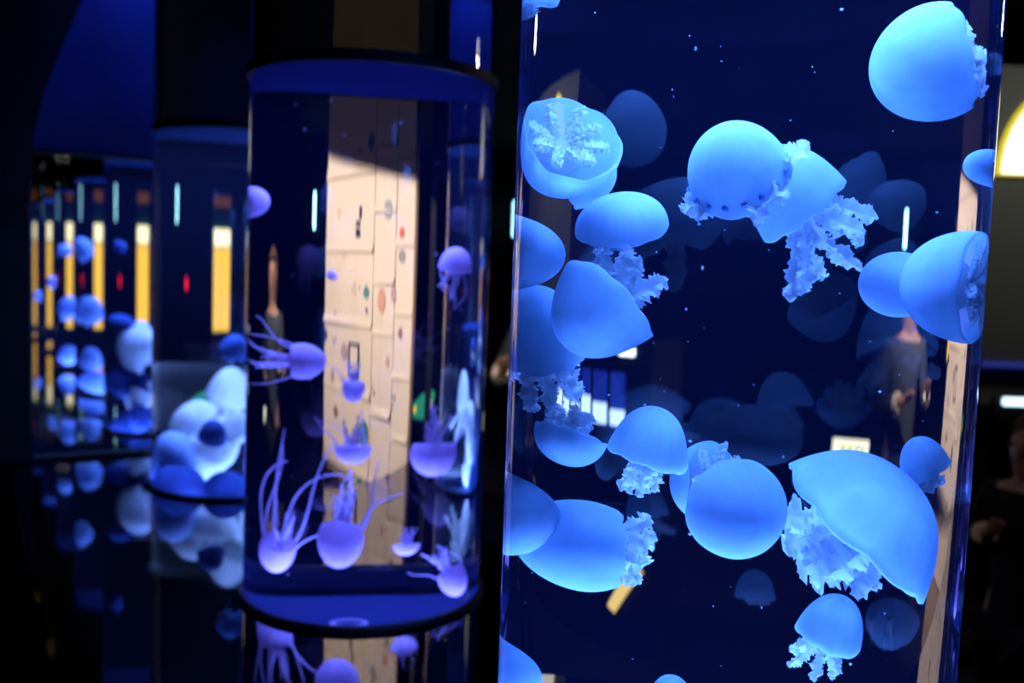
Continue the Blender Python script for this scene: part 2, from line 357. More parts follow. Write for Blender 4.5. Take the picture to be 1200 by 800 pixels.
# ------------------------------------------------------------------ jellyfish
# tank, position, bell radius, height ratio, apex direction, lateral slimness, kind, arm length, arm splay, brim flare, label
JELLIES = [
(0,(0.369,1.001,1.762),0.0601,1.45,(-0.93,-0.17,-0.33),0.77,'b',0.55,0.35,-0.12,'big blue jellyfish tilted at the top right of the nearest tank, apex to the left'),
(0,(0.095,1.151,1.881),0.0316,1.44,(0.25,-0.26,0.93),0.89,'b',0.62,0.3,0.0,'blue jellyfish cut off by the top left corner of the nearest tank'),
(0,(0.085,1.057,1.671),0.0619,0.91,(-0.04,0.75,-0.66),0.91,'s',0.59,1.25,0.0,'blue jellyfish showing its underside with a white star of frilled arms'),
(0,(0.143,1.138,1.661),0.0354,1.41,(0.84,-0.51,0.20),0.70,'b',0.38,0.3,0.0,'smaller blue bell peeking out behind the jellyfish with the white star'),
(0,(0.147,1.059,1.613),0.0497,0.73,(-0.23,-0.36,0.91),0.80,'b',0.40,0.4,0.0,'flat oval jellyfish with a glowing white top and dark ends'),
(0,(0.073,1.110,1.568),0.0451,1.52,(0.82,-0.55,-0.13),1.05,'b',0.26,0.3,0.0,'blue jellyfish half hidden at the left glass under the white star one'),
(0,(0.099,1.136,1.487),0.0588,1.42,(-0.25,-0.20,0.95),0.67,'f',1.05,0.5,0.05,'pale jellyfish at the left glass with a ragged frill hanging below'),
(0,(0.115,1.032,1.500),0.0515,1.40,(-0.65,-0.07,-0.76),0.86,'f',1.02,0.45,0.1,'leaf-shaped jellyfish upside down with a frilly white tuft at upper right'),
(0,(0.108,1.066,1.356),0.0398,0.86,(-0.26,-0.16,-0.95),0.82,'f',0.81,0.5,0.02,'small saucer jellyfish upside down below the reflected white bars'),
(0,(0.173,1.016,1.385),0.0389,1.33,(0.13,-0.19,0.97),0.82,'f',1.20,0.25,0.12,'dome jellyfish with a pointed left brim and hanging fringe'),
(0,(0.235,1.099,1.322),0.0427,1.20,(-0.48,0.85,-0.20),0.75,'s',0.89,1.0,0.0,'open jellyfish showing white frills, tucked behind the big round bell'),
(0,(0.242,0.957,1.316),0.0512,1.17,(0.24,-0.96,-0.15),0.83,'b',0.40,0.3,0.0,'big smooth round blue jellyfish low in the middle of the nearest tank'),
(0,(0.222,0.982,1.665),0.0498,1.33,(-0.45,-0.59,0.67),0.84,'m',1.03,1.5,0.0,'round jellyfish with a row of dark spots along its lower margin'),
(0,(0.288,1.071,1.649),0.0497,1.57,(-0.65,-0.00,0.76),0.75,'f',1.79,0.55,0.04,'jellyfish behind the spotted round one, long ragged arms reaching right'),
(0,(0.371,1.076,1.549),0.0369,1.51,(-1.00,-0.02,0.03),0.67,'b',0.39,0.3,-0.1,'pale jellyfish pointing left, behind the large bright one by the right glass'),
(0,(0.404,1.003,1.550),0.0593,1.39,(-0.90,0.44,0.03),0.80,'s',0.64,0.9,0.0,'large bright jellyfish pressed to the right glass with white frills inside'),
(0,(0.426,1.076,1.676),0.0205,1.74,(-1.00,0.03,-0.00),0.55,'b',0.43,0.3,0.0,'small round bell at the right glass in front of the bright strip'),
(0,(0.394,1.017,1.372),0.0258,1.59,(-0.42,-0.02,0.91),0.72,'f',0.97,0.3,0.03,'little lavender jellyfish with short arms beside the wooden reflection'),
(0,(0.361,0.985,1.323),0.0878,0.87,(0.67,-0.03,0.74),0.77,'f',0.83,0.5,0.16,'biggest jellyfish, wide open umbrella with curled arms trailing lower left'),
(0,(0.331,1.002,1.204),0.0329,1.46,(0.23,-0.21,0.95),0.75,'f',1.35,0.35,0.05,'small dark blue jellyfish with spread arms near the bottom right'),
(0,(0.126,1.102,1.242),0.0549,2.29,(-1.00,0.08,-0.00),0.74,'f',0.79,0.18,-0.22,'broad blue jellyfish lying sideways at lower left, stubby arms to the right'),
(0,(0.070,1.093,1.270),0.0497,1.44,(0.78,-0.54,0.32),1.14,'b',0.24,0.3,0.0,'blue bell at the lower left glass overlapping the sideways jellyfish'),
(0,(0.098,1.146,1.066),0.0367,1.43,(0.66,-0.36,0.66),0.99,'b',0.34,0.3,0.0,'dim jellyfish in the bottom left corner of the nearest tank'),
(0,(0.208,1.040,1.101),0.0251,1.63,(-0.10,-0.28,0.95),0.78,'b',0.52,0.3,0.0,'jellyfish of which only the dome top shows at the bottom edge'),
(1,(-0.477,2.021,1.672),0.0334,1.37,(0.99,0.05,0.12),0.75,'t',0.84,0.3,0.0,'violet jellyfish at the upper left glass of the second tank'),
(1,(-0.165,2.001,1.567),0.0335,1.37,(0.16,-0.13,0.98),0.83,'t',2.74,0.25,0.02,'violet jellyfish near the right glass with arms trailing to lower left'),
(1,(-0.394,1.923,1.353),0.0395,1.74,(1.00,0.00,0.04),0.82,'t',3.22,0.12,-0.18,'violet jellyfish swimming right, arms streaming to the left glass'),
(1,(-0.326,1.990,1.288),0.0247,1.57,(-0.01,-0.25,-0.97),0.76,'t',2.43,0.12,-0.18,'small violet jellyfish in front of the papered board, tail up'),
(1,(-0.319,1.951,1.162),0.0369,0.86,(0.03,-0.20,-0.98),0.78,'t',2.10,0.25,0.05,'flat violet jellyfish upside down with a tall thin tail'),
(1,(-0.189,1.977,1.151),0.0521,1.24,(0.02,-0.15,-0.99),0.81,'t',1.66,0.12,-0.18,'violet jellyfish upside down below the small green sign'),
(1,(-0.438,2.014,0.933),0.0403,1.82,(-0.16,0.43,-0.89),0.68,'l',3.00,0.25,-0.12,'violet jellyfish on the bottom with long thin tentacles waving up'),
(1,(-0.327,1.873,0.990),0.0501,1.59,(-0.02,-0.46,-0.89),0.84,'t',2.55,0.12,-0.18,'round violet jellyfish on the bottom before the board, arms up and left'),
(1,(-0.238,2.007,0.954),0.0275,0.80,(0.06,-0.19,-0.98),0.74,'t',1.47,0.25,0.04,'tiny violet jellyfish like a small mushroom near the bottom'),
(1,(-0.154,2.005,0.880),0.0318,1.88,(0.55,-0.22,-0.81),0.85,'t',2.47,0.12,-0.18,'violet jellyfish at the bottom right rim of the second tank'),
(1,(-0.364,1.986,1.528),0.0104,1.33,(-0.19,-0.13,0.97),0.76,'t',1.33,0.3,0.0,'tiniest violet jellyfish, a speck over the left edge of the board'),
(2,(-0.970,3.000,1.058),0.0725,1.00,(-0.55,-0.26,0.79),0.60,'w',1.48,0.6,0.05,'white jellyfish lying to the left on top of the pile in the third tank'),
(2,(-0.915,3.090,1.148),0.0685,1.60,(0.24,-0.03,0.97),0.59,'w',2.24,0.5,0.08,'tall ragged white jellyfish at the right of the pile in the third tank'),
(2,(-0.895,2.910,0.952),0.0740,1.07,(-0.07,-0.12,-0.99),0.73,'w',1.07,0.5,0.05,'brightest white jellyfish in the middle of the pile'),
(2,(-0.868,2.760,1.046),0.0430,1.41,(0.23,-0.35,0.91),0.87,'d',0.47,0.3,0.0,'small dark blue jellyfish resting on the brightest white one'),
(2,(-0.971,2.831,0.872),0.0911,1.14,(0.16,-0.37,0.92),0.86,'d',0.34,0.3,0.0,'dark blue oval jellyfish at the foot of the third tank'),
(2,(-0.990,2.885,0.969),0.0683,1.46,(-0.11,-0.34,0.93),0.78,'d',0.62,0.4,0.0,'blue jellyfish with a pale middle left in the pile'),
(2,(-0.842,2.773,0.874),0.0770,1.13,(-0.11,-0.34,0.93),0.86,'d',0.40,0.3,0.0,'blue jellyfish low at the right foot of the third tank'),
(2,(-0.853,2.905,1.290),0.0442,1.41,(0.50,-0.06,0.87),0.75,'d',0.71,0.3,0.0,'lone blue jellyfish floating above the pile in the third tank'),
(2,(-0.824,2.888,1.044),0.0446,2.35,(0.93,0.06,0.37),0.77,'w',0.94,0.4,0.0,'white jellyfish half hidden behind the glass edge of the second tank'),
(2,(-0.954,3.028,0.854),0.0764,0.93,(0.12,-0.28,-0.95),0.59,'w',0.71,0.4,0.0,'pale jellyfish underneath the pile in the third tank'),
(2,(-1.017,2.965,0.904),0.0592,1.36,(-0.77,-0.43,0.46),0.58,'d',0.55,0.3,0.0,'dim blue jellyfish at the back left of the pile'),
(3,(-1.507,3.809,1.192),0.0959,1.07,(-0.84,-0.52,0.14),0.75,'w',0.79,0.4,0.08,'white jellyfish lying flat in the fourth tank'),
(3,(-1.542,3.826,1.292),0.0582,0.71,(0.12,-0.17,0.98),0.75,'d',0.59,0.3,0.0,'thin blue saucer jellyfish above the white one in the fourth tank'),
(3,(-1.520,3.823,1.056),0.0898,0.77,(0.07,-0.29,0.95),0.74,'d',0.54,0.3,0.0,'flat blue jellyfish under the white one in the fourth tank'),
(3,(-1.488,3.801,0.970),0.0586,1.41,(-0.22,-0.29,-0.93),0.76,'w',0.94,0.5,0.08,'white ragged jellyfish low in the fourth tank'),
(3,(-1.469,3.757,0.917),0.0514,1.60,(-0.42,-0.37,0.83),0.81,'d',0.53,0.3,0.0,'dark blue jellyfish below the ragged white one in the fourth tank'),
(3,(-1.528,3.844,0.870),0.0594,1.53,(0.11,-0.39,0.92),0.70,'d',0.47,0.3,0.0,'blue ball of a jellyfish near the bottom of the fourth tank'),
(3,(-1.556,3.849,1.581),0.0272,1.00,(-0.79,-0.50,-0.37),0.72,'d',0.75,0.3,0.0,'small blue jellyfish high in the fourth tank'),
(4,(-2.107,4.764,1.575),0.0635,1.07,(0.96,0.18,0.20),0.76,'d',1.07,0.3,0.0,'blue jellyfish high in the fifth tank with arms to the left'),
(4,(-2.093,4.760,1.287),0.0682,1.50,(0.08,-0.29,0.95),0.75,'d',0.88,0.4,0.0,'pale blue jellyfish half way up the fifth tank'),
(4,(-2.082,4.738,1.040),0.0557,1.69,(0.12,-0.38,0.92),0.78,'d',0.62,0.3,0.0,'round blue jellyfish low in the fifth tank'),
(4,(-2.072,4.777,0.922),0.0778,0.89,(0.08,-0.29,0.95),0.69,'d',0.56,0.3,0.0,'flat blue jellyfish near the bottom of the fifth tank'),
(5,(-2.651,5.714,1.576),0.0406,1.25,(0.75,0.11,0.66),0.70,'d',1.00,0.3,0.0,'little blue jellyfish high in the sixth tank'),
(5,(-2.631,5.692,1.241),0.0664,1.54,(0.09,-0.29,0.95),0.73,'d',0.77,0.4,0.0,'blue jellyfish half way up the sixth tank'),
(5,(-2.639,5.693,0.953),0.0566,1.64,(0.09,-0.29,0.95),0.73,'d',0.73,0.4,0.0,'pale blue jellyfish near the bottom of the sixth tank'),
(6,(-3.201,6.649,1.971),0.0410,1.14,(0.05,-0.20,0.98),0.70,'d',0.86,0.3,0.0,'tiny blue jellyfish near the top of the seventh tank'),
(6,(-3.202,6.649,1.351),0.0416,1.14,(-0.76,-0.57,0.30),0.70,'d',0.86,0.3,0.0,'tiny violet-blue jellyfish half way up the seventh tank'),
(7,(-3.756,7.586,1.217),0.0409,1.33,(0.05,-0.20,0.98),0.69,'d',1.00,0.3,0.0,'tiny blue jellyfish in the farthest tank'),
]
def frill(rng, root, d0, length, width, curl, rows=14, wings=3, ruffle=0.35, freq=9.0, bush=0.0, taper=0.0, cross=4):
    """a ruffled mouth arm: wings of rippled tissue round a bending axis, fringed at the edge"""
    d = Vector(d0).normalized(); p = Vector(root); v, f, pat = [], [], []
    cv = Vector((rng.uniform(-1, 1), rng.uniform(-1, 1), rng.uniform(-.6, .6))) * curl
    axis = []
    for i in range(rows + 1):
        axis.append((p.copy(), d.copy()))
        p += d * length / rows
        d = (d + cv / rows).normalized()
    tw = rng.uniform(0, 6.28)
    a = axis[0][1].orthogonal().normalized()
    m = cross + 1
    for w in range(wings):
        b0 = len(v); ph = rng.uniform(0, 6.28); ph2 = rng.uniform(0, 6.28); ph3 = rng.uniform(0, 6.28)
        for i, (q, dd) in enumerate(axis):
            s = i / rows
            a = (a - dd * a.dot(dd)).normalized(); b = dd.cross(a)
            an = tw + w * 2 * pi / wings + s * 1.6
            u = a * cos(an) + b * sin(an); n = dd.cross(u)
            wd = width * (0.35 + 0.65 * sin(pi * min(1, 0.18 + s * (0.75 - 0.2 * bush)))) * (1 + bush * s) * (1 - taper * s)
            if s > .8: wd *= sqrt(max(0.0, 1 - ((s - .8) / .2) ** 2)) * .9 + .1
            x = s * 6.28 * freq
            slow = sin(x + ph) + .5 * sin(1.7 * x + ph2)
            fast = .5 * sin(3.3 * x + ph3) + .35 * sin(5.9 * x + ph) + rng.uniform(-.25, .25)
            edge = 1 + .14 * sin(1.3 * x + ph2) + .12 * sin(4.1 * x + ph) + rng.uniform(-.14, .14)
            for c in range(m):
                t = c / cross
                r = ruffle * width * (1 - .6 * taper * s) * (.3 + .7 * s)
                rip = r * (slow * t + fast * t ** 3)
                off = dd * (width * .12 * rng.uniform(-1, 1) * t ** 3)
                v.append(q + u * wd * t * (1 + (edge - 1) * t * t) + n * rip + off)
                pat.append(.66 + .16 * s + .30 * t ** 2.5)
        for i in range(rows):
            for c in range(cross):
                a0 = b0 + i * m + c
                f.append((a0, a0 + m, a0 + m + 1, a0 + 1))
    return v, f, pat

def bell_geo(rng, H, flare, nphi, rows, kind):
    """closed shell of a bell: radius 1, apex at z=H, rim at z=0"""
    th = 0.10; v = []; f = []
    wk = {'b': .4, 'w': 3.2, 't': .5, 'l': .5}.get(kind, 1)
    e2, p2 = rng.uniform(-.06, .06) * wk, rng.uniform(0, 6.28)
    e3, p3 = rng.uniform(-.05, .05) * wk, rng.uniform(0, 6.28)
    if kind == 'w': e3 = .14
    lob = 8 if kind in 'fsbm' else 16
    sc = rng.uniform(.018, .035)
    def outer(t, ph):
        a = t * pi / 2
        r = sin(a) ** 0.96 if t > 0 else 0
        z = H * cos(a) ** 0.92 if t < 1 else 0
        r += flare * t ** (5 if flare > 0 else 9)
        wob = 1 + (e2 * cos(2 * ph + p2) + e3 * cos(3 * ph + p3)) * t * (t if wk < 2 else 1)
        z -= 2.2 * sc * abs(sin(lob * ph / 2 + p2)) * t ** 8
        z += max(flare, 0) * 0.6 * cos(2 * ph + p3) * t ** 4
        return r * wob, z
    pat = []
    w1, w2, w3 = rng.uniform(0, 6.28), rng.uniform(0, 6.28), rng.uniform(0, 6.28)
    def mark(t, ph):
        g = 0.90 + .05 * sin(3 * ph + w1 + 2 * t) + .05 * sin(5 * t + w2 + 2 * cos(ph + w3))
        g -= .04 * max(0, sin(lob * 2 * ph + w2)) ** 3 * min(1, t * 1.6) * (1 if t < .97 else 0)
        g -= .05 * max(0, cos(4 * ph + w1)) ** 6 * (1 - t)
        if t > .86: g += .10 * (t - .86) / .14
        return g
    prof = [(i / rows) for i in range(1, rows + 1)]
    v.append(Vector((0, 0, H))); pat.append(.9)
    for t in prof:
        for k in range(nphi):
            ph = 2 * pi * k / nphi; r, z = outer(t, ph); v.append(Vector((r * cos(ph), r * sin(ph), z))); pat.append(mark(t, ph))
    # brim lip, then the inner face
    inn = [1.0, .92, .8, .62, .42, .2]
    for j, t in enumerate(inn):
        for k in range(nphi):
            ph = 2 * pi * k / nphi; r, z = outer(t, ph)
            if j == 0: r, z = r * 0.965, z - 0.035
            else: r, z = r * (1 - th * 0.8), z * (1 - th * 1.7) - 0.01
            v.append(Vector((r * cos(ph), r * sin(ph), z))); pat.append(mark(t, ph))
    v.append(Vector((0, 0, H * (1 - th * 1.8)))); pat.append(.9)
    R = rows + len(inn)
    f += [(0, 1 + k, 1 + (k + 1) % nphi) for k in range(nphi)]
    for i in range(R - 1):
        f += [(1 + i * nphi + k, 1 + (i + 1) * nphi + k, 1 + (i + 1) * nphi + (k + 1) % nphi, 1 + i * nphi + (k + 1) % nphi) for k in range(nphi)]
    L = len(v) - 1; b = 1 + (R - 1) * nphi
    f += [(L, b + (k + 1) % nphi, b + k) for k in range(nphi)]
    return v, f, pat

def pattern(me, vals):
    me.attributes.new('pattern', 'FLOAT', 'POINT').data.foreach_set('value', vals)

def make_jelly(idx, row):
    tk, pos, R, H, apex, kx, kind, al, splay, flare, label = row
    rng = random.Random(idx * 71 + 5)
    pos = Vector(pos); A = Vector(apex).normalized()
    c = TANKS[tk]; view = Vector((c.x, c.y, 0)).normalized(); lat = Vector((view.y, -view.x, 0))
    X = A.orthogonal().normalized(); X.rotate(Matrix.Rotation(rng.uniform(0, 6.28), 3, A)); Y = A.cross(X)
    mid = H * 0.45
    cc = Vector((c.x, c.y, 0))
    def tf(p):
        q = (X * p.x + Y * p.y + A * (p.z - mid)) * R
        q += lat * (kx - 1) * q.dot(lat)
        w = pos + q
        h = Vector((w.x - c.x, w.y - c.y)); l = h.length
        if l > 0.215:                                   # the soft body presses flat against the wall
            l2 = 0.215 + 0.024 * (1 - exp(-(l - 0.215) / 0.024)); h *= l2 / l
            w = Vector((c.x + h.x, c.y + h.y, w.z))
        if w.z < FLOORZ + 0.012: w.z = FLOORZ + 0.012 + 0.0005 * rng.random()
        if w.z > CAPZ - 0.012: w.z = CAPZ - 0.012
        return w - pos
    far = tk >= 4
    t = thing('jellyfish', label, 'jellyfish', pos, 0, ['blue jellyfish in the nearest tank', 'violet jellyfish in the second tank', 'jellyfish heaped in the third tank'][tk] if tk < 3 else 'jellyfish in the far tanks')
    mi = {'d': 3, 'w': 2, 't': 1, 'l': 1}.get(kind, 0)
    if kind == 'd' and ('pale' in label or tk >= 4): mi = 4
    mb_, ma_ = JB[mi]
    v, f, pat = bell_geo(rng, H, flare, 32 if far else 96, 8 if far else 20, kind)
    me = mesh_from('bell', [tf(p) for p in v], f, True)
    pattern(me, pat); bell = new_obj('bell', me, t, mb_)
    # mouth mass under the bell
    m = MB().ball((0, 0, H * 0.34), 0.44, 16, 9, (1, 1, 0.62 * min(1.2, H)))
    me = mesh_from('mouth_disc', [tf(p) for p in m.v], m.f, True); fix_normals(me); pattern(me, [.75] * len(me.vertices))
    new_obj('mouth_disc', me, t, ma_)
    n = 8 if kind in 'fsbmw' else (5 if kind in 'tl' else 5)
    if far: n = 4
    for i in range(n):
        a = 2 * pi * (i + rng.uniform(-.2, .2)) / n
        rad = Vector((cos(a), sin(a), 0))
        dirv = rad * sin(splay) - Vector((0, 0, 1)) * cos(splay)
        root = rad * 0.22 + Vector((0, 0, H * 0.16))
        ln = (al + H * .16) * rng.uniform(.75, 1.08)
        if kind in 'tl':
            vv, ff, pp = frill(rng, root * .8, dirv, ln * (1.0 if i % 2 else .7), 0.20, 0.5, 28, 3, .4, 4, 0, .72, 3)
        elif kind == 's':
            root = rad * 0.14 + Vector((0, 0, H * 0.10))
            vv, ff, pp = frill(rng, root, dirv, ln, 0.10, 0.3, 50, 4, .55, 5, .4)
        else:
            vv, ff, pp = frill(rng, root, dirv, ln, 0.17 if kind != 'd' else .2, 0.9, 10 if far else (64 if tk == 0 else 24), 3, .42, 3.4, .55, 0, 2 if far else 4)
        me = mesh_from('oral_arm', [tf(p) for p in vv], ff, True)
        pattern(me, pp); new_obj('oral_arm', me, t, ma_)
    if kind == 'm':                                     # dark spots round the margin
        for i in range(16):
            a = 2 * pi * i / 16
            z = 0.17 * H; rr = sqrt(max(0, 1 - 0.17 ** 2)) * 0.985
            s = MB().ball((rr * cos(a), rr * sin(a), z), 0.085, 8, 6, (1, 1, 1.0))
            me = mesh_from('margin_spot', [tf(p) for p in s.v], s.f, True); fix_normals(me)
            new_obj('margin_spot', me, bell, M_spot)
    if kind in 'tl':
        for i in range(6 if kind == 'l' else 3):
            a = rng.uniform(0, 6.28); L = al * rng.uniform(.9, 1.5) * (1.5 if kind == 'l' else .8)
            p = Vector((0.9 * cos(a), 0.9 * sin(a), 0.02)); d = Vector((0.35 * cos(a), 0.35 * sin(a), -1)); pts = []
            w1, w2 = rng.uniform(-.5, .5), rng.uniform(-.5, .5)
            for j in range(18):
                pts.append(tf(p)); s = j / 17
                p = p + d * L / 17; d = (d + Vector((w1 * sin(5 * s + i), w2 * cos(4 * s + i), (0.5 if kind == 'l' and i % 3 == 0 else 0) * s)) * .35).normalized()
            mb = MB().tube(pts, [R * .05 * (1 - .6 * j / 17) for j in range(18)], 6)
            o = mb.build('tentacle', ma_, t, True); pattern(o.data, [.85] * len(o.data.vertices))
    return t
for i, r in enumerate(JELLIES): make_jelly(i, r)

# drifting food specks: nobody could count them
for tk, n in ((0, 110), (1, 70)):
    rng = random.Random(tk + 3); mb = MB(); c = TANKS[tk]
    while n:
        a, r = rng.uniform(0, 6.28), .23 * sqrt(rng.random())
        p = Vector((c.x + r * cos(a), c.y + r * sin(a), rng.uniform(.85, 1.9)))
        if any((p - Vector(j[1])).length < j[2] * 1.5 for j in JELLIES if j[0] == tk): continue
        mb.ball(p, rng.choice([.0004, .0005, .0006, .0008, .0012]), 5, 4, (1, 1, rng.uniform(.7, 2))); n -= 1
    o = mb.build('food_specks', M_speck, None, True)
    tag(o, ['white food specks drifting in the nearest tank', 'fine specks drifting in the second tank'][tk], 'specks', None, 'stuff')

# ------------------------------------------------------------------ black partition with rails across the row
PM = TANKS[2].lerp(TANKS[3], 0.5)
def part(l, z, off=0.0):
    p = PM + LAT * l + ROWDIR * off
    return Vector((p.x, p.y, z))
def plate(pts, off0, off1, name, mat, kind=True):
    d = part(0, 0, off1) - part(0, 0, off0)
    mb = MB().prism([part(l, z, off0) for l, z in pts], d)
    o = mb.build(name, mat)
    if kind: o['kind'] = 'structure'
    return o
plate([(-.62, 1.878), (.40, 1.878), (.40, 1.892), (-.62, 1.892)], -.02, .02, 'trim_1', M_black)
plate([(-.62, .853), (.40, .853), (.40, .868), (-.62, .868)], -.02, .02, 'trim_2', M_black)
plate([(.37, 0.868), (.40, .868), (.40, 1.878), (.37, 1.878)], -.02, .02, 'trim_3', M_black)
plate([(-.62, 1.892), (.40, 1.892), (.40, TOP), (-.62, TOP)], -.01, .01, 'wall_partition', M_blue)
plate([(-2.6, 0), (-.63, 0), (-.63, .856), (-.54, .856), (-.545, .96), (-.552, 1.54), (-.548, 1.75), (-.535, 1.93), (-.505, 2.07), (-.457, 2.21), (-.39, 2.39), (-.28, 2.60), (-.1, 2.85), (.1, TOP), (-2.6, TOP)], -.06, -.03, 'wall_arch', M_black)
ld = bpy.data.lights.new('partition_fill', 'SPOT'); ld.energy = 75; ld.color = (0.04, 0.12, 1.0); ld.spot_size = radians(70); ld.spot_blend = 1; ld.shadow_soft_size = .02  # unseen blue spot added from above to wash the partition board
lo = bpy.data.objects.new('partition_fill', ld); COL.objects.link(lo); lo.location = part(-.02, 2.86, -.30)
lo.rotation_euler = (part(-.24, 2.30, 0) - lo.location).to_track_quat('-Z', 'Y').to_euler()
mbp = MB().cyl(part(-.66, 2.2, -.12), part(-.66, TOP, -.12), .012, seg=12)
tag(mbp.build('conduit_pipe', principled('grey_metal', (.25, .25, .22), .4, .5, .5), None, True), 'thin grey pipe running down the black arch at the far left', 'pipe')

# ------------------------------------------------------------------ board papered with drawings, behind the second tank
M_board = principled('plywood', (0.50, 0.36, 0.24), 0.6, 0.3, noise=0.2, scale=6)
M_paper = principled('cream_paper', (0.80, 0.68, 0.61), 0.85, 0.1, noise=0.06, scale=9)
INK = {'navy': (.03, .04, .10), 'grey': (.30, .30, .30), 'red': (.70, .12, .07), 'teal': (.08, .28, .30), 'mauve': (.48, .34, .40), 'pink': (.68, .36, .30), 'brown': (.33, .16, .10), 'green': (.05, .20, .17)}
INKM = {k: principled('crayon_' + k, c, .8, .1, noise=.3, scale=60) for k, c in INK.items()}
BX0, BX1, BY = 0.0, 0.755, 0.0
bt = thing('message_board', 'tall wooden board papered with small drawings, lit by a spotlight', 'board', (-.687, 3.55, 0), math.atan2(.70, .282))
def at_board(x, y, z): return Vector((x, y, z))
bo = Vector((0, 0, 0))
def on_board(u, z):                                      # board coordinates -> world
    return Vector((-.687 + .282 * u / .755, 3.55 + .70 * u / .755, z))
MB().box(BX0, BX1, .004, .014, 0, TOP).build('backing', M_board, bt)
MB().box(BX0 - .001, BX1, .0145, .019, 0, TOP).build('rear_sheet', M_black, bt)
SHEETS = []
rng = random.Random(4)
xs = [BX0, 0.117, 0.258, BX1]
zs_cols = [[.35, .62, .884, 1.12, 1.36, 1.62, 1.95, 2.3], [.35, .68, .96, 1.278, 1.474, 1.75, 2.0, 2.3], [.35, .70, 1.02, 1.30, 1.595, 1.90, 2.3]]
for i in range(3):
    zz = zs_cols[i]
    for j in range(len(zz) - 1):
        x0, x1, z0, z1 = xs[i] + .002, xs[i + 1] - .002, zz[j] + .002, zz[j + 1] - .003
        n = 8; v = []; f = []
        cur = rng.uniform(.004, .014); lift = rng.uniform(.0005, .0015)
        for a in range(n + 1):
            s = a / n
            for b in (0, 1):
                cr = cur * max(0, 1 - s * 6) ** 2 * (1 if b == (j % 2) else .4)
                v.append(at_board(x0 + (x1 - x0) * b, BY - lift - cr, z0 + (z1 - z0) * s + rng.uniform(-.001, .001)))
        v += [p + Vector((0, .0008, 0)) for p in v]
        m = 2 * (n + 1)
        for a in range(n):
            q = a * 2; f += [(q, q + 1, q + 3, q + 2), (m + q + 2, m + q + 3, m + q + 1, m + q), (q, q + 2, m + q + 2, m + q), (q + 1, m + q + 1, m + q + 3, q + 3)]
        f += [(0, m, m + 1, 1), (2 * n, 2 * n + 1, m + 2 * n + 1, m + 2 * n)]
        SHEETS.append((x0, x1, z0, z1, new_obj('paper_sheet', fix_normals(mesh_from('paper_sheet', v, f)), bt, M_paper)))
DRAW = [('bar',0.376,1.716,0.064,0.121,'navy'), ('oval',0.168,1.761,0.054,0.077,'grey'), ('drop',0.079,1.674,0.032,0.044,'red'), ('oval',0.292,2.023,0.044,0.072,'teal'),
('dots',0.363,1.989,0.042,0.033,'mauve'), ('drop',0.303,1.442,0.044,0.053,'teal'), ('oval',0.197,1.414,0.050,0.098,'pink'), ('dots',0.384,1.452,0.072,0.034,'brown'),
('oval',0.732,1.241,0.057,0.052,'navy'), ('dots',0.594,1.223,0.055,0.036,'navy'), ('frame',0.393,1.164,0.082,0.130,'navy'), ('oval',0.484,1.190,0.071,0.070,'mauve'),
('oval',0.298,0.881,0.066,0.109,'green'), ('oval',0.572,0.930,0.053,0.050,'brown'), ('oval',0.147,1.181,0.022,0.046,'pink'), ('dots',0.287,1.362,0.037,0.027,'navy'),
('oval',0.075,1.585,0.043,0.051,'grey'), ('line',0.482,0.576,0.113,0.086,'navy'), ('oval',0.323,0.684,0.042,0.048,'teal'), ('dots',0.140,0.600,0.083,0.059,'brown'),
('oval',0.122,1.440,0.032,0.064,'mauve'), ('dots',0.567,1.332,0.083,0.028,'navy'), ('dots',0.226,1.070,0.047,0.040,'mauve'), ('drop',0.072,1.298,0.027,0.045,'brown'),
('dots',0.573,1.756,0.052,0.035,'pink'), ('oval',0.621,1.076,0.046,0.058,'mauve'), ('dots',0.100,1.036,0.044,0.039,'teal'), ('dots',0.494,1.580,0.053,0.028,'pink')]
for kind, x, z, w, h, cn in DRAW:
    mb = MB(); y0 = BY - .0042
    def ell(cx, cz, a, b, n=14, point=False):
        pts = []
        for k in range(n):
            t = 2 * pi * k / n; s = sin(t)
            aa = a * (1 - .55 * max(0, s)) if point else a
            pts.append(at_board(cx + aa * cos(t), y0, cz + b * s))
        mb.prism(pts, (0, .001, 0))
    if kind == 'oval': ell(x, z, w / 2, h / 2)
    elif kind == 'drop': ell(x, z, w / 2, h / 2, 14, True)
    elif kind == 'dots':
        for k in range(4): ell(x + rng.uniform(-.5, .5) * w, z + rng.uniform(-.5, .5) * h, .004, .008, 7)
    elif kind == 'bar':
        for k, (a, b) in enumerate(((-.5, -.2), (-.14, .04), (.1, .5))):
            mb.prism([at_board(x - w * .28, y0, z + h * a), at_board(x + w * .28, y0, z + h * a), at_board(x + w * .34, y0, z + h * b), at_board(x - w * .2, y0, z + h * b)] if k != 2 else
                     [at_board(x - w * .4, y0, z + h * a), at_board(x - w * .1, y0, z + h * a), at_board(x - w * .1, y0, z + h * b), at_board(x - w * .4, y0, z + h * b)], (0, .001, 0))
    elif kind == 'frame':
        t = .006
        for (xa, xb, za, zb) in ((-.5, -.5, -.5, .5), (.5, .5, -.5, .5), (-.5, .5, .5, .5), (-.5, .5, -.5, -.5)):
            a, b = at_board(x + w * xa - t, 0, z + h * za - t), at_board(x + w * xb + t, 0, z + h * zb + t)
            mb.box(a.x, b.x, y0 - bo.y, y0 + .001 - bo.y, a.z, b.z)
    else:
        a, b = at_board(x + w * .5, y0, z - h * .5), at_board(x - w * .5, y0, z + h * .5)
        mb.prism([a, a + Vector((.012, 0, 0)), b + Vector((.012, 0, 0)), b], (0, .001, 0))
    host = min(SHEETS, key=lambda q: max(q[0] - x, x - q[1], 0) + max(q[2] - z, z - q[3], 0))[4]
    mb.build('drawing', INKM[cn], host)

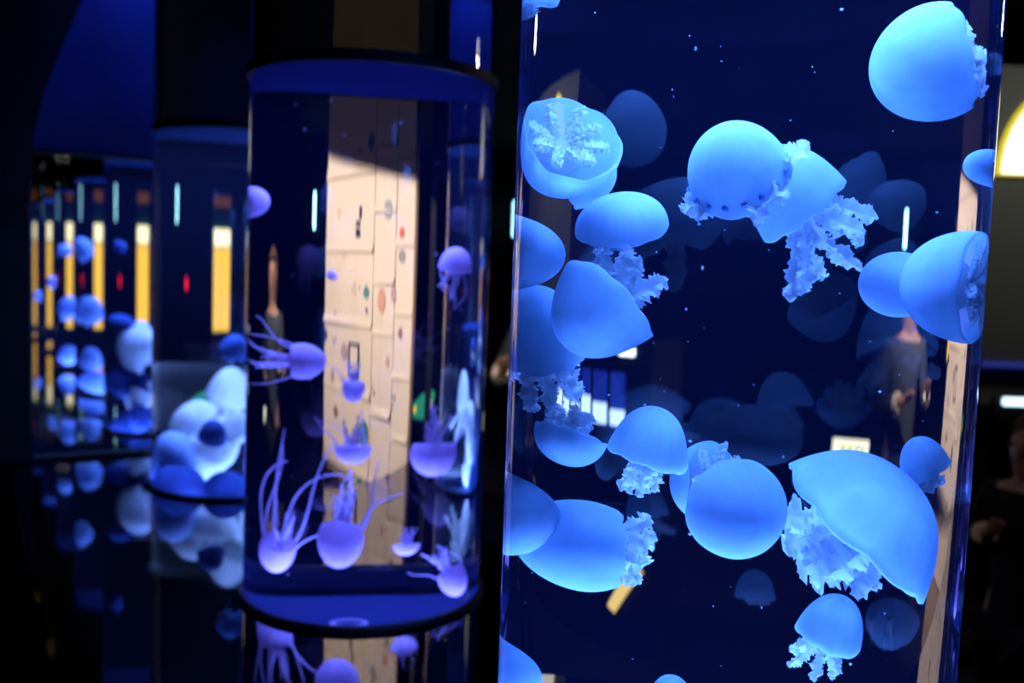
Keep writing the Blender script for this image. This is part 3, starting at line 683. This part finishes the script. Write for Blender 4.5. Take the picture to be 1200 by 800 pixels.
# dark side board left of it, with the green cutout
sb = MB().box(-1.28, -.94, 4.5, 4.54, 0, 1.15)
tag(sb.build('low_screen', M_black), 'low black screen left of the papered board', 'screen')
gt = thing('green_sign', 'small green sign with yellow spots, glow added in its colour, on the low black screen', 'sign', (-1.11, 4.494, .865))
MB().prism([(-.12, 0, .02), (-.05, 0, -.055), (.05, 0, -.05), (.13, 0, -.03), (.10, 0, .03), (.02, 0, .07), (-.10, 0, .085), (-.14, 0, .07)], (0, .004, 0)).build('body', emitter('green_added_glow', (.02, .26, .16), 1.0), gt)  # glow put into the colour, since no lamp reaches this spot
M_yc = emitter('yellow_added_glow', (.8, .55, .05), 1.0)
for (x, z, r) in ((-.075, .018, .022), (.085, .0, .018)):
    MB().prism([(x + r * cos(a * pi / 6), -.003, z + r * .9 * sin(a * pi / 6)) for a in range(12)], (0, .003, 0)).build('spot', M_yc, gt)

# spotlight with added flaps that shape its beam
LP = Vector((0.55, 2.75, 2.72))
st = thing('track_spotlight', 'black track spotlight with added beam-shaping flaps aimed at the papered board', 'spotlight', LP)
aim = (on_board(.48, 1.62) - LP).normalized()
q = aim.to_track_quat('-Z', 'Y')
mb = MB().lathe([(.045, .12), (.05, .0), (.05, -.05), (.047, -.05), (.044, .0), (.02, .11)], seg=24)
mb.v = [q @ p for p in mb.v]; mb.build('housing', M_black, st, True)
MB().cyl(q @ Vector((0, 0, .10)), Vector((.0, 0, TOP - LP.z)), .01).build('bracket', M_black, st)
def flap(pts, d=.16, th=.002):
    P = [(Vector(p) - LP).normalized() for p in pts]
    P = [p * d / p.dot(aim) for p in P]
    MB().prism(P, aim * th).build('added_flap', M_black, st)
flap([on_board(1.300, 2.068), on_board(-0.500, 1.736), on_board(-.5, 3.4), on_board(1.3, 3.4)])  # unseen plate shaped to cut the light off the top of the board
flap([on_board(1.161, 0.919), on_board(0.313, 0.779), on_board(-0.300, 0.947), on_board(-0.303, 0.885), on_board(0.312, 0.745), on_board(1.113, 0.658)])  # unseen bar in the beam, shaped to throw the shadow wedge
ld = bpy.data.lights.new('spot_bulb', 'SPOT'); ld.energy = 280; ld.color = (1.0, .86, .72); ld.spot_size = radians(62); ld.spot_blend = .6; ld.shadow_soft_size = .002
lo = bpy.data.objects.new('spot_bulb', ld); COL.objects.link(lo); lo.parent = st; lo.rotation_euler = q.to_euler(); lo.location = aim * .02

# ------------------------------------------------------------------ lit things at the far end of the hall
E_yel = emitter('yellow_lightbox', (1.0, .58, .06), 1.25)
E_cream = emitter('cream_lightbox', (1.0, .92, .55), 1.6)
E_org = emitter('orange_lightbox', (1.0, .35, .06), .10)
yt = thing('yellow_lightbox', 'wide yellow lightbox on the far wall, seen as stripes through the tubes', 'lightbox', (-2.55, 11.548, .7))
for k in range(2):
    x0 = -.45 + k * .36
    MB().box(x0 + .01, x0 + .35, -.06, .0, 0, .98).build('yellow_panel', E_yel, yt)
    MB().box(x0 + .01, x0 + .35, -.06, .0, 1.0, 1.2).build('cream_header', E_cream, yt)
    MB().box(x0 + .01, x0 + .35, -.06, .0, 1.46, 1.58).build('orange_strip', E_org, yt)
MB().box(-.5, .32, -.02, .05, -.04, 1.66).build('frame', principled('green_frame', (.02, .12, .06), .5), yt)
rl = thing('indicator_post', 'thin black post with a small red light, at the far end of the hall', 'post', (-.84, 10.0, 0))
MB().cyl((0, 0, 0), (0, 0, 1.24), .02).build('post', M_black, rl)
MB().ball((0, 0, 1.29), .05, 12, 8, (1, 1, 1.4)).build('red_light', emitter('red_light', (1, .01, .03), 2.5), rl, True)
tl = thing('tube_lamp', 'short upright cool white tube lamp on the far wall', 'lamp', (0.02, 11.548, 1.95))
MB().cyl((0, -.04, 0), (0, -.04, .42), .05, seg=16).build('tube', emitter('cool_tube', (.35, .85, 1.0), 5.0), tl, True)
MB().box(-.07, .07, -.02, .05, -.05, .47).build('holder', M_black, tl)

# ------------------------------------------------------------------ right-hand side: kiosk with lit arch, light bars, visitors
kt = thing('kiosk', 'tall grey kiosk with a glowing arched sign at the right edge', 'kiosk', (2.75, 4.4, 0))
MB().box(-.78, .9, -.18, .5, 1.02, 2.52).build('grey_panel', M_grey, kt)
MB().box(-.78, .9, -.12, .5, 0, 1.02).build('plinth', M_black, kt)
arc = [(-.52 + .0, 0, 2.03)] + [(-.33 + .21 * cos(a), 0, 2.03 + .26 * sin(a)) for a in [pi - k * pi / 16 for k in range(17)]]
arc = [(-.36 + .26 * cos(pi - k * pi / 18), -.20, 2.05 + .37 * sin(pi - k * pi / 18)) for k in range(19)]
MB().prism(arc, (0, .022, 0)).build('arched_sign', emitter('arched_sign', (1.0, .96, .78), 2.6), kt)
ring = [( -.36 + .285 * cos(pi - k * pi / 18), -.195, 2.042 + .405 * sin(pi - k * pi / 18)) for k in range(19)]
MB().prism(ring, (0, .017, 0)).build('sign_rim', emitter('sign_rim', (.95, .75, .06), .9), kt)
MB().box(-.80, .9, -.22, -.16, 1.195, 1.215).build('blue_strip', emitter('blue_strip', (.05, .08, .6), .35), kt)
lt = thing('light_bar_case', 'low black case with upright glowing blue-white bars, right of the nearest tank', 'display case', (1.5, 3.72, 0))
MB().box(-.42, .36, .0, .3, 0, 1.28).build('case', M_black, lt)
MB().box(-.355, -.285, -.015, 0, 1.222, 1.255).build('top_light', emitter('top_light', (.75, .88, 1.0), 3.0), lt)
E_bar, E_bar2 = emitter('bar_low', (.40, .62, 1.0), 1.9), emitter('bar_top', (.02, .06, .8), .35)
for k in range(6):
    x = -.28 + k * .105
    w = .043 if k % 2 else .034
    MB().box(x - w, x + w, -.02, 0, .935, 1.0 + .02 * (k % 3)).build('bright_bar', E_bar, lt)
    MB().box(x - w, x + w, -.018, 0, 1.0 + .02 * (k % 3), 1.15).build('dim_bar', E_bar2, lt)
lb = thing('led_tube', 'short glowing white tube light low at the right edge', 'lamp', (2.05, 3.74, 1.098))
MB().cyl((-.09, -.02, 0), (.5, -.02, 0), .016, seg=14).build('tube', emitter('white_tube', (.6, .85, 1.0), 2.5), lb, True)
MB().box(-.12, .5, -.01, .02, -1.098, .02).build('holder', M_black, lb)
fs = MB(); a, b = Vector((1.125, 3.69, .366)), Vector((1.255, 3.69, .178)); n = Vector((.020, 0, .012))
fs.hexa([a - n, a + n, b + n, b - n], [p + Vector((0, .028, 0)) for p in (a - n, a + n, b + n, b - n)])
tag(fs.build('light_strip', emitter('amber_strip', (1.0, .72, .22), .9)), 'slanted amber light strip on the front of the light bar case', 'light strip')
sg = thing('lit_label', 'small lit label box on a black stand beyond the nearest tank', 'label', (.58, 5.0, 0))
MB().box(-.15, .15, 0, .12, 0, .66).build('stand', M_black, sg)
MB().box(-.125, .125, -.01, .02, .675, .765).build('lit_face', emitter('lit_label', (.95, .95, .75), 1.3), sg)
M_ly = emitter('pale_green_mark', (.75, .80, .28), 1.0)
for k in range(4):
    MB().box(-.09 + k * .045, -.06 + k * .045, -.012, -.0095, .70, .74).build('mark', M_ly, sg)
cl = thing('ceiling_lamp', 'small white ceiling lamp beyond the right side of the nearest tank', 'lamp', (2.9, 3.5, 2.75))
MB().ball((0, 0, 0), .05, 14, 10).build('bulb', emitter('white_bulb', (.9, .97, 1), 12), cl, True)
MB().cyl((0, 0, .04), (0, 0, TOP - 2.75), .012).build('stem', M_black, cl)
ld = bpy.data.lights.new('bulb_light', 'POINT'); ld.energy = 10; ld.color = (1, .90, .84); ld.shadow_soft_size = .05
lo = bpy.data.objects.new('bulb_light', ld); COL.objects.link(lo); lo.parent = cl; lo.location = (0, 0, -.08)

dl = thing('fill_lamp', 'small black ceiling downlight out of view, added to brighten the grey kiosk', 'lamp', (2.15, 3.55, TOP))
MB().lathe([(.05, -.09), (.055, -.09), (.055, 0), (.05, 0)], seg=24).build('housing', M_black, dl, True)
ld = bpy.data.lights.new('fill_lamp_spot', 'SPOT'); ld.energy = 22; ld.color = (1, .97, .85); ld.spot_size = radians(80); ld.spot_blend = .8; ld.shadow_soft_size = .02  # added light, only there to lift the grey kiosk front
lo = bpy.data.objects.new('fill_lamp_spot', ld); COL.objects.link(lo); lo.parent = dl; lo.location = (0, 0, -.05); lo.rotation_euler = (radians(38), 0, 0)

dl2 = thing('fill_lamp', 'small black ceiling downlight out of view, added to brighten the child at the right edge', 'lamp', (.95, 1.55, TOP))
MB().lathe([(.05, -.09), (.055, -.09), (.055, 0), (.05, 0)], seg=24).build('housing', M_black, dl2, True)
ld = bpy.data.lights.new('fill_lamp_spot', 'SPOT'); ld.energy = 10; ld.color = (1, .82, .72); ld.spot_size = radians(26); ld.spot_blend = .8; ld.shadow_soft_size = .02  # added light, only there to lift the child's hand out of the dark
lo = bpy.data.objects.new('fill_lamp_spot', ld); COL.objects.link(lo); lo.parent = dl2; lo.location = (0, 0, -.05)
lo.rotation_euler = (Vector((1.36, 2.58, .92)) - Vector((.95, 1.55, 2.95))).to_track_quat('-Z', 'Y').to_euler()

# ------------------------------------------------------------------ visitors in the dark
def skinned(name, pts, edges, root, mat, parent, sub=2):
    """one continuous skin grown over a skeleton: pts = [(xyz, radius or (rx, ry))]"""
    me = bpy.data.meshes.new(name)
    me.from_pydata([p for p, r in pts], edges, [])
    o = new_obj(name, me, parent, mat)
    sk = o.modifiers.new('skin', 'SKIN'); sk.use_smooth_shade = True
    if not me.skin_vertices:
        bm = bmesh.new(); bm.from_mesh(me); bm.verts.layers.skin.verify(); bm.to_mesh(me); bm.free()
    for i, (p, r) in enumerate(pts):
        sv = me.skin_vertices[0].data[i]
        sv.radius = r if isinstance(r, tuple) else (r, r)
        sv.use_root = (i == root)
    ss = o.modifiers.new('subdivision', 'SUBSURF'); ss.levels = sub; ss.render_levels = sub
    return o
def hand(pts, edges, wrist, dirv, across, palmn, k):
    """palm and five bent fingers growing from vertex `wrist`"""
    d, a, n = Vector(dirv).normalized(), Vector(across).normalized(), Vector(palmn).normalized()
    w = Vector(pts[wrist][0]); base = len(pts)
    pts.append((w + d * .05 * k, (.034 * k, .016 * k))); edges.append((wrist, base))
    for i, (off, ln) in enumerate(((-.028, .068), (-.010, .078), (.010, .072), (.027, .056))):
        p = w + d * .085 * k + a * off * k; b = len(pts)
        pts.append((p, .0095 * k)); edges.append((base, b))
        dd = d.copy(); q = p
        for j in range(3):
            dd = (dd + n * .45).normalized(); q = q + dd * ln * k * (.42, .33, .25)[j]
            pts.append((q, (.0088, .008, .0065)[j] * k)); edges.append((len(pts) - 2, len(pts) - 1))
    b = len(pts); p = w + d * .03 * k - a * .036 * k + n * .012 * k
    pts.append((p, .011 * k)); edges.append((base, b))
    pts.append((p + (d * .6 - a * .5 + n * .5).normalized() * .034 * k, .0095 * k)); edges.append((b, b + 1))
    pts.append((p + (d * .8 - a * .2 + n * .8).normalized() * .062 * k, .0075 * k)); edges.append((b + 1, b + 2))
def person(label, loc, rz, ht, skin, jacket, trousers, hairm, hands, long_hair, nod=0.0):
    """figure facing -y; hands = [(elbow, wrist)] for its right (x<0) and left (x>0) arm, in units of height"""
    t = thing('person', label, 'person', loc, rz)
    k = ht
    V = lambda x, y, z: Vector((x * k, y * k, z * k))
    P = [(V(0, .005, .53), (.088 * k, .062 * k)), (V(0, .0, .62), (.078 * k, .055 * k)), (V(0, .0, .72), (.09 * k, .058 * k)), (V(0, .005, .79), (.085 * k, .05 * k)),
         (V(0, .0, .845), .032 * k), (V(0, -.012 - nod * .3, .885), .044 * k), (V(0, -.012 - nod, .935), (.048 * k, .056 * k)), (V(0, -.008 - nod, .972), (.040 * k, .046 * k))]
    E = [(i, i + 1) for i in range(7)]
    hip = []
    for s in (-1, 1):
        b = len(P)
        P += [(V(s * .055, 0, .49), .055 * k), (V(s * .058, -.005, .28), .036 * k), (V(s * .06, .01, .15), .030 * k), (V(s * .06, .012, .05), .021 * k), (V(s * .062, -.03, .022), .02 * k), (V(s * .064, -.085, .016), .016 * k)]
        E += [(0, b)] + [(b + i, b + i + 1) for i in range(5)]
    arms = []
    for s, (el, wr) in zip((-1, 1), hands):
        b = len(P)
        P += [(V(s * .095, .0, .795), .036 * k), (V(*el), .024 * k), (V(*wr), .016 * k)]
        E += [(3, b), (b, b + 1), (b + 1, b + 2)]
        arms.append(b)
        d = V(*wr) - V(*el)
        hand(P, E, b + 2, d, Vector((s, .1, .1)), Vector((-.3 * s, -.35, .8)), k / 1.7)
    bd = skinned('body', P, E, 0, skin, t)
    # clothes follow the same skeleton a little wider, ending at cuffs, neck and hem
    J = [(p, tuple(c + .012 * k for c in r) if isinstance(r, tuple) else r + .012 * k) for p, r in P[:4]]
    J.insert(0, (V(0, .005, .47), (.098 * k, .075 * k))); JE = [(0, 1), (1, 2), (2, 3), (3, 4)]
    for b in arms:
        n = len(J); cuff = P[b + 1][0].lerp(P[b + 2][0], .86)
        J += [(P[b][0], .046 * k), (P[b + 1][0], .036 * k), (cuff, .026 * k)]
        JE += [(4, n), (n, n + 1), (n + 1, n + 2)]
    jk = skinned('jacket', J, JE, 2, jacket, t)
    for s, b in zip((-1, 1), arms):
        c0, c1 = P[b + 1][0].lerp(P[b + 2][0], .80), P[b + 1][0].lerp(P[b + 2][0], .93)
        MB().cyl(c0, c1, .029 * k, .027 * k, 16).build('cuff', hands_cuff, jk, True)
    TR = [(V(0, .005, .52), (.095 * k, .07 * k))]; TE = []
    for s in (-1, 1):
        n = len(TR); TR += [(V(s * .056, 0, .47), .062 * k), (V(s * .058, -.003, .28), .046 * k), (V(s * .06, .01, .07), .036 * k)]
        TE += [(0, n), (n, n + 1), (n + 1, n + 2)]
        MB().ball(V(s * .063, -.035, .028), .035 * k, 14, 8, (.85, 1.9, .75)).build('shoe', M_black, t, True)
    skinned('trousers', TR, TE, 0, trousers, t)
    hc = V(0, .006 - nod, .952)
    mb = MB(); mb.ball(hc, .064 * k, 20, 12, (.95, 1.05, .92))
    mb.v = [v if not (v.y < hc.y - .02 * k and v.z < hc.z + .022 * k) else Vector((v.x * .96, hc.y - .018 * k, v.z)) for v in mb.v]
    if long_hair:
        mb.ball(hc + V(0, .03, -.05), .055 * k, 16, 10, (1.0, .62, 1.45))
    mb.build('hair', hairm, t, True)
    for s in (-1, 1):
        MB().ball(V(s * .019, -.062 - nod, .938), .0065 * k, 10, 6).build('eye', M_eye, bd, True)
        MB().ball(V(s * .049, -.008 - nod, .93), .014 * k, 10, 6, (.45, .7, 1.2)).build('ear', skin, bd, True)
    MB().lathe([(.0001, .0), (.008 * k, .002 * k), (.011 * k, -.018 * k), (.0001, -.022 * k)], V(0, -.066 - nod, .928), 10).build('nose', skin, bd, True)
    MB().ball(V(0, -.062 - nod, .899), .013 * k, 10, 6, (1.1, .4, .3)).build('mouth', M_lip, bd, True)
    return t
M_skin = principled('skin', (.38, .22, .16), .5, .3, noise=.08)
M_lip = principled('lips', (.40, .16, .14), .5, .3)
M_eye = principled('eye', (.03, .02, .02), .2, .5)
M_hair = principled('brown_hair', (.10, .055, .03), .5, .3, noise=.4, scale=60)
M_grey_cloth = principled('grey_knit', (.045, .055, .07), .9, .1, noise=.25, scale=50, bump=.3)
M_dark_cloth = principled('black_cloth', (.008, .008, .010), .9, .1, noise=.3, scale=40)
hands_cuff = principled('white_cuff', (.75, .72, .68), .8, .1)
person('visitor in a grey knit jacket with pale cuffs standing beyond the nearest tank, hands raised', (.20, 4.25, 0), 0, 1.60, M_skin, M_grey_cloth, M_dark_cloth, M_hair,
       [((-.155, -.03, .655), (-.145, -.15, .70)), ((.15, -.03, .64), (.03, -.15, .68))], True)
person('child in black with brown hair at the right edge, one hand held forward', (1.48, 2.62, 0), radians(-65), 1.19, M_skin, M_dark_cloth, M_dark_cloth, M_hair,
       [((-.13, -.035, .67), (-.035, -.10, .725)), ((.15, .02, .64), (.15, .03, .49))], True)
